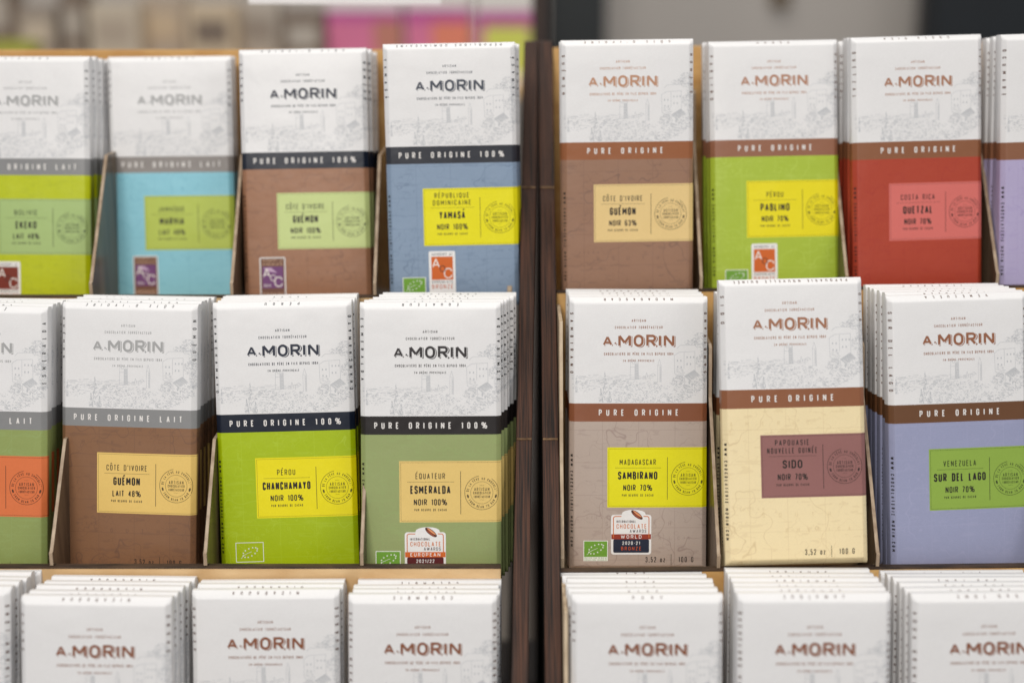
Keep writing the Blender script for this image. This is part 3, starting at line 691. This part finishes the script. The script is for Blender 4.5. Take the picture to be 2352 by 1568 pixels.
for (key, px, py, dep, roll, yaw, lean, nb, dx, tier, desc) in STACKS:
    loc, M = place(key, px, py, dep, roll, yaw, lean)
    print('BASE %-11s x %.0f y %.1f z %.1f (floor %d)' % (key, loc.x, loc.y, loc.z, FLOOR[tier]))
    if tier == 'bottom': lab = 'front white bar with brown lettering, %s, bottom tier' % desc
    else: lab = 'front %s, %s tier' % (desc, tier)
    if key == 'sido': lab = 'cream bar with mauve label standing proud on the ledge, middle tier'
    make_bar(key, loc, M.to_euler(), lab)
    for k in range(1, nb + 1):
        l2 = loc + Vector((dx * k + rj.uniform(-.5, .5), 9.25 * k / math.cos(R(lean)) + rj.uniform(0, .3), rj.uniform(-.5, .5) - DROP[tier] * k))
        M2 = rot_of(lean, roll * .6 + rj.uniform(-.35, .35), yaw * (1 - .12 * k))
        what = desc if tier == 'bottom' else desc.split(' with ')[0].replace(' at the right edge', '') + ' stack with ' + (desc.split(' with ')[1] if ' with ' in desc else 'brown band')
        make_bar(key, l2, M2.to_euler(), '%s bar back in the %s, %s tier' % (ORD[k], what.replace(' bar stack', ' stack'), tier))
# the bars waiting behind the cream one
loc, M = place('sido', 1818, 676, 824, -.6, 0, 11)
for k in range(4):
    make_bar('sido', loc + Vector((-2.0 + (3 if k == 1 else 0) - .4 * k, 9.4 * k, -1.5 - .95 * k)), rot_of(11, -.4 + .2 * k, 0).to_euler(),
             '%s bar back in the cream stack behind the proud cream bar' % ORD[k + 1])

# ------------------------------------------------------------------ racks
TD, TH = 110.0, 131.0
def rack(name, x0, x1, dark0, dark1, shear, divs, label, tiltz):
    """x0..x1 inner width; dark0/dark1: outer panels (x range) or None; shear: sideways drift per mm of height; tiltz: rise of the shelves to the right"""
    root = empty(name, (0, 0, 0)); tag(root, label, 'display rack', 'stepped chocolate racks')
    def sh(vs_): return [(x + shear * z * (1 if dk else 1), y, z + tiltz * (x - (x0 + x1) / 2)) for x, y, z in vs_]
    dk = False
    for k in (-1, 0, 1, 2):
        y, z = k * TD, k * TH + (5.5 if k == 1 and x0 > 0 else 0)
        top = z + (0 if k < 2 else (17 if x0 > 0 else 13))
        if k == 2: y += 2; 
        v, f = box(x0, x1, y, y + 3.6, z - TH - 22 if k < 2 else z - TH - 20, top - 1.2)
        o = bevel(mesh_obj('riser' if k < 2 else 'back_panel', sh(v), f, [M_GOLD if x0 > 0 or k == 2 else M_PALE], None, root))
        if k < 2:
            v, f = box(x0, x1, y - .5, y + 4.2, z - 1.2, z)
            bevel(mesh_obj('shelf_edge', sh(v), f, [M_EDGE], None, root), .2)
            yb = y + TD - .2 + (2 if k == 1 else 0)
            zs = z + ((-8, 0, 2) if x0 < 0 else (0, 2, 7))[k + 1]
            v, f = prism_x([(y + 3.8, zs - 24), (y + 3.8, zs - 20.6), (yb, zs - 33.6), (yb, zs - 37)], x0 + .3, x1 - .3)
            mesh_obj('shelf', sh(v), f, [M_PALE], None, root)
    for k in (-1, 0, 1):
        y, z = k * TD, k * TH + (5.5 if k == 1 and x0 > 0 else 0)
        for X in divs:
            h = (62, 62, 80)[k + 1] if x0 < 0 else (62, 114, 116)[k + 1]
            top = [(y + 55, z + 84), (y + 55 + (h - 84) * .2, z + h - 2)] if h > 84 else [(y + 3 + 52 * (h - 10) / 74, z + h)]
            poly = [0, 0, 0] + top + [(top[-1][0] + 3, z + h), (y + TD - 1, z + h), (y + TD - 1, z - 20.3)]
            poly = [(y + 4.6, z - 20.3), (y + 4.6, z + .4), (y - .2, z + .4), (y - .2, z + 8), (y + 1.6, z + 9)] + poly[3:]
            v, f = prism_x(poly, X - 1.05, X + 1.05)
            bevel(mesh_obj('divider', sh(v), f, [M_DIV, M_DIV_SHADE], [1, 1] + [0] * (len(f) - 2), root), .35)
    # sloping side panels, one board per tier with a fine joint between them
    def line(z): return z * TD / TH - 8
    for pr in (dark0, dark1):
        if not pr: continue
        a, b_, sx = pr
        cuts = [-220, -70.3, 60.7, 191.7, 279]
        for q in range(4):
            z0, z1 = cuts[q] + (.45 if q else 0), cuts[q + 1] - (.45 if q < 3 else 0)
            dxx = (0, .5, -.3, .4)[q]
            poly = [(line(z0) - dxx, z0), (line(z1) - dxx, z1), (line(z1) + 60 if q == 3 else 235, z1), (235, z0)]
            if q == 3: poly = [(line(z0) - dxx, z0), (line(z1) - dxx, z1), (235, z1), (235, z0)]
            v, f = prism_x(poly, a, b_)
            v = [(x + sx * z, y, z) for x, y, z in v]
            if q < 3:
                jv, jf = box(a + .3, b_ - .3, line(z1) + .1, 225, z1 + .05, z1 + .85)
                mesh_obj('joint', [(x + sx * z, y, z) for x, y, z in jv], jf, [M_JOINT], None, root)
            bevel(mesh_obj('side_panel', v, f, [M_DARK, M_GAP_SHADE], [1, 1, 0, 0, 0, 0], root), .6, 2)
    return root
rL = rack('display_rack', -440, -6.2, None, (.8, 10.0, .0265), 0, [-344, -257.6, -171.5, -84], 'left wooden rack, stepped tiers holding seven stacks of bars and thin dividers', 0)
rR = rack('display_rack', 27.3, 470, (17.6, 27.0, .0), None, 0, [115.6, 204.5, 296.5, 386], 'right wooden rack, stepped tiers holding the cream, red and lavender bars', .012)
for root, x0, x1, zt, sx in ((rL, -5.9, -2.9, 130, .022), (rR, 27.4, 29.5, 150, 0)):
    for k in (-1, 0) if root is rR else (1,):
        y, z = k * TD, k * TH
        poly = [(y + 6, z - 23), (y + 6, z + 2), (y + 34, z + 50), (y + 62, z + (126 if k < 1 else 140)), (y + TD - 1, z + (126 if k < 1 else 140)), (y + TD - 1, z - 23)]
        v, f = prism_x(poly, x0, x1); v = [(x + sx * zz, yy, zz) for x, yy, zz in v]
        bevel(mesh_obj('lining', v, f, [M_PALE_V], None, root), .3)

# ------------------------------------------------------------------ the shop behind
def plain(name, rgb, rough=.6, var=.12, scale=18):
    m, nt, b = new_mat(name); L = nt.links; c = lin(rgb)
    tc = node(nt, 'ShaderNodeTexCoord'); n = node(nt, 'ShaderNodeTexNoise'); n.inputs['Scale'].default_value = scale; n.inputs['Detail'].default_value = 4
    L.new(tc.outputs['Object'], n.inputs['Vector'])
    mx = node(nt, 'ShaderNodeMix', data_type='RGBA'); mx.inputs['A'].default_value = (*[v * (1 - var) for v in c], 1); mx.inputs['B'].default_value = (*[min(.85, v * (1 + var)) for v in c], 1)
    L.new(n.outputs['Fac'], mx.inputs['Factor']); L.new(mx.outputs['Result'], b.inputs['Base Color']); b.inputs['Roughness'].default_value = rough
    return m
BD = 2000.0
def wx(px, d): return (px - 1176) / FPX * d
def span(px0, px1, py0, py1, d, depth):
    """real box standing at distance d behind the racks, upright"""
    a = at(px0, py0, d); b_ = at(px1, py1, d)
    return a.x, b_.x, a.y, a.y + depth, b_.z, a.z
# wall
v, f = box(-2800, 2800, 1700, 1730, -600, 900)
tag(mesh_obj('wall', v, f, [plain('grey_wall_paint', (182, 176, 170), .7, .06, 3)]), kind='structure')
v, f = box(-2800, 2800, -1500, 1700, -640, -600)
tag(mesh_obj('floor', v, f, [plain('floor_grey', (120, 112, 104), .6, .1, 5)]), kind='structure')
# table under both racks, coloured near-black to keep the gap between posts shaded
v, f = box(-700, 700, -240, 300, -215, -190)
t = empty('display_table', (0, 0, -600)); tag(t, 'wooden table with gap shade in its colour, carrying both chocolate racks, mostly out of sight', 'table')
mesh_obj('tabletop', [(x, y, z + 600) for x, y, z in v], f, [M_GAP_SHADE], None, t)
for sx in (-680, 640):
    for sy in (-225, 245):
        v, f = box(sx, sx + 40, sy, sy + 40, 0, 385); mesh_obj('leg', v, f, [M_GAP_SHADE], None, t)
# shelf board behind carrying the boxes
SZ = at(0, 190, BD).z
by = at(0, 100, BD).y
v, f = box(-1150, 32, by - 30, by + 170, SZ - 18, SZ)
sh_ = empty('back_shelf', (0, 0, -600)); tag(sh_, 'pale shelf behind the racks carrying blurred packets and pink boxes', 'shelf')
mesh_obj('board', [(x, y, z + 600) for x, y, z in v], f, [M_PALE], None, sh_)
for sx in (-1150, -600):
    v, f = box(sx, sx + 20, by - 30, by + 170, 0, SZ + 600 - 18.5); mesh_obj('side', v, f, [M_PALE], None, sh_)
def carton(px0, px1, top, d, dep, mats, rows, label, cat='box', name='gift_box', panel=None):
    """box on the back shelf; rows: list of (fraction from top, material)"""
    x0 = wx(px0, d); x1 = wx(px1, d); y0 = at(0, 60, d).y; z1 = at(0, top, d).z; z0 = SZ + .2
    e = empty(name, ((x0 + x1) / 2, y0, z0)); tag(e, label, cat, 'packets and boxes on the back shelf')
    V, F, MI = [], [], []
    v, f = box(x0 - (x0 + x1) / 2, x1 - (x0 + x1) / 2, 0, dep, 0, z1 - z0)
    o = bevel(mesh_obj('body', v, f, [mats[0]], None, e), 1.2)
    for (fx0, fx1, fy0, fy1, mm, nm) in rows:
        w2 = (x1 - x0); h2 = z1 - z0
        v, f = box(-w2 / 2 + fx0 * w2, -w2 / 2 + fx1 * w2, -.8, .2, h2 * (1 - fy1), h2 * (1 - fy0))
        mesh_obj(nm, v, f, [mm], None, e)
    return e
PINK = plain('pink_card', (216, 118, 156)); MAG = plain('magenta_card', (186, 76, 150)); SAL = plain('salmon_card', (190, 124, 108)); ORG = plain('coral_card', (226, 132, 106))
LIM = plain('lime_card', (212, 216, 96)); TAU = plain('taupe_card', (160, 132, 118)); WHT = plain('white_card', (224, 220, 214))
carton(752, 922, -95, BD, 70, [WHT], [(0, 1, .42, .50, MAG, 'stripe'), (0, .62, .5, 1, PINK, 'front_print'), (.62, 1, .5, 1, SAL, 'side_print')], 'leftmost pink and salmon box under a white top, blurred')
carton(932, 1082, -100, BD + 5, 70, [WHT], [(0, 1, .42, .52, MAG, 'stripe'), (0, .4, .52, 1, PINK, 'front_print'), (.4, 1, .52, 1, ORG, 'side_print')], 'middle pink box with coral print, blurred')
carton(1094, 1226, -90, BD - 5, 70, [WHT], [(0, 1, .42, .54, MAG, 'stripe'), (0, .14, .54, 1, PINK, 'front_print'), (.14, .92, .54, .93, LIM, 'picture'), (.92, 1, .54, 1, TAU, 'side_print')], 'rightmost pink box with lime green picture, blurred')
KR = [plain('kraft_%s' % n, c) for n, c in (('grey', (158, 146, 134)), ('beige', (200, 186, 166)), ('taupe', (182, 166, 148)), ('sand', (204, 184, 156)), ('umber', (126, 110, 96)), ('stone', (184, 174, 162)))]
for i, (a, b_, tp, m, lb) in enumerate([
    (-60, 30, -60, 4, 'dark umber packet at the far left of the back shelf'), (36, 130, 12, 0, 'grey packet with a lighter label at the far left'), (140, 196, -20, 4, 'narrow umber packet between grey and beige ones'),
    (204, 318, 8, 1, 'pale beige packet left of the taupe one'), (326, 424, -10, 2, 'taupe packet in the middle of the beige row'), (430, 540, 10, 3, 'sand coloured packet right of the taupe one'),
    (548, 640, 4, 5, 'stone coloured packet under the white sign corner'), (648, 742, 26, 4, 'umber packet beside the pink boxes')]):
    mm = KR[m]; lbm = KR[(m + 1) % 6]; gold = KR[3]
    carton(a, b_, tp, BD + rj.uniform(-30, 40), 60, [mm], [(.15, .85, .2, .5, lbm, 'label'), (.2, .8, .62, .8, gold if i % 2 else KR[5], 'print')], lb, 'packet', 'coffee_packet')
# lime packet low at the left, dark door post, black screen
carton(-30, 68, 96, 1880, 40, [plain('lime_packet', (168, 170, 60))], [(.2, .8, .3, .6, KR[3], 'label')], 'small lime packet low at the left edge', 'packet', 'coffee_packet')
M_POST = plain('dark_blue_grey_paint', (24, 31, 34), .5); M_BRN = plain('brown_post_wood', (52, 36, 30), .5)
x0, x1 = wx(1258, 2150), wx(1392, 2150); y0 = at(0, 60, 2150).y
v, f = box(x0, x1, y0, y0 + 60, -600, 700); tag(bevel(mesh_obj('door_post', v, f, [M_POST]), 3), 'dark blue grey upright post behind the gap between the racks', 'post')
x0, x1 = wx(1222, 1400), wx(1258, 1400); y0 = at(0, 60, 1400).y
v, f = box(x0, x1, y0, y0 + 30, -600, 700); tag(bevel(mesh_obj('wooden_upright', v, f, [M_BRN]), 2), 'narrow brown upright just right of the pink boxes', 'post')
d = 2250
x0, x1 = wx(2118, d), wx(2800, d); y0 = at(0, 60, d).y
e = empty('dark_screen', ((x0 + x1) / 2, y0, -600)); tag(e, 'black framed board on the grey wall at the top right corner', 'board')
c = (x0 + x1) / 2
v, f = box(x0 - c, x1 - c, 0, 40, 0, 1300); bevel(mesh_obj('frame', v, f, [plain('black_lacquer', (9, 11, 14), .35)], None, e), 3)
v, f = box(x0 - c + 22, x1 - c - 22, -1, .2, 40, 1270); mesh_obj('panel', v, f, [plain('blue_black_panel', (13, 20, 26), .4, .7, 14)], None, e)
# small switch on the wall near the top
p0 = at(1786, 4, 2390)
v, f = box(-16, 16, 0, 14, -12, 22)
o = mesh_obj('wall_hook', v, f, [plain('brown_knob', (104, 88, 66))], None, None, False, (p0.x, 1685.5, p0.z + 6)); tag(o, 'small brown fitting on the grey wall above the green bar', 'fitting')
# white price card hanging over the back board
e = empty('price_sign', at(800, 128, 985)); tag(e, 'white price sign on thin clear uprights above the navy banded bar', 'sign')
q0 = at(576, 9, 985) - at(800, 128, 985); q1 = at(1014, 11, 985) - at(800, 128, 985)
v, f = box(q0.x, q1.x, 0, .8, q0.z, q0.z + 70)
v = [(x, y, z + (-.9 if x > 0 else 0)) for x, y, z in v]
mesh_obj('card', v, f, [paper((236, 234, 234), .5, seed=.3)], None, e)
mc, nt, b = new_mat('clear_acrylic'); b.inputs['Base Color'].default_value = (.95, .97, .97, 1); b.inputs['Alpha'].default_value = .09; b.inputs['Roughness'].default_value = .1
v, f = box(wx(1084, 985) - e.location.x * 1000, wx(1090, 985) - e.location.x * 1000, 0, 1.6, -6, q0.z + 70)
mesh_obj('clear_upright', v, f, [mc], None, e)
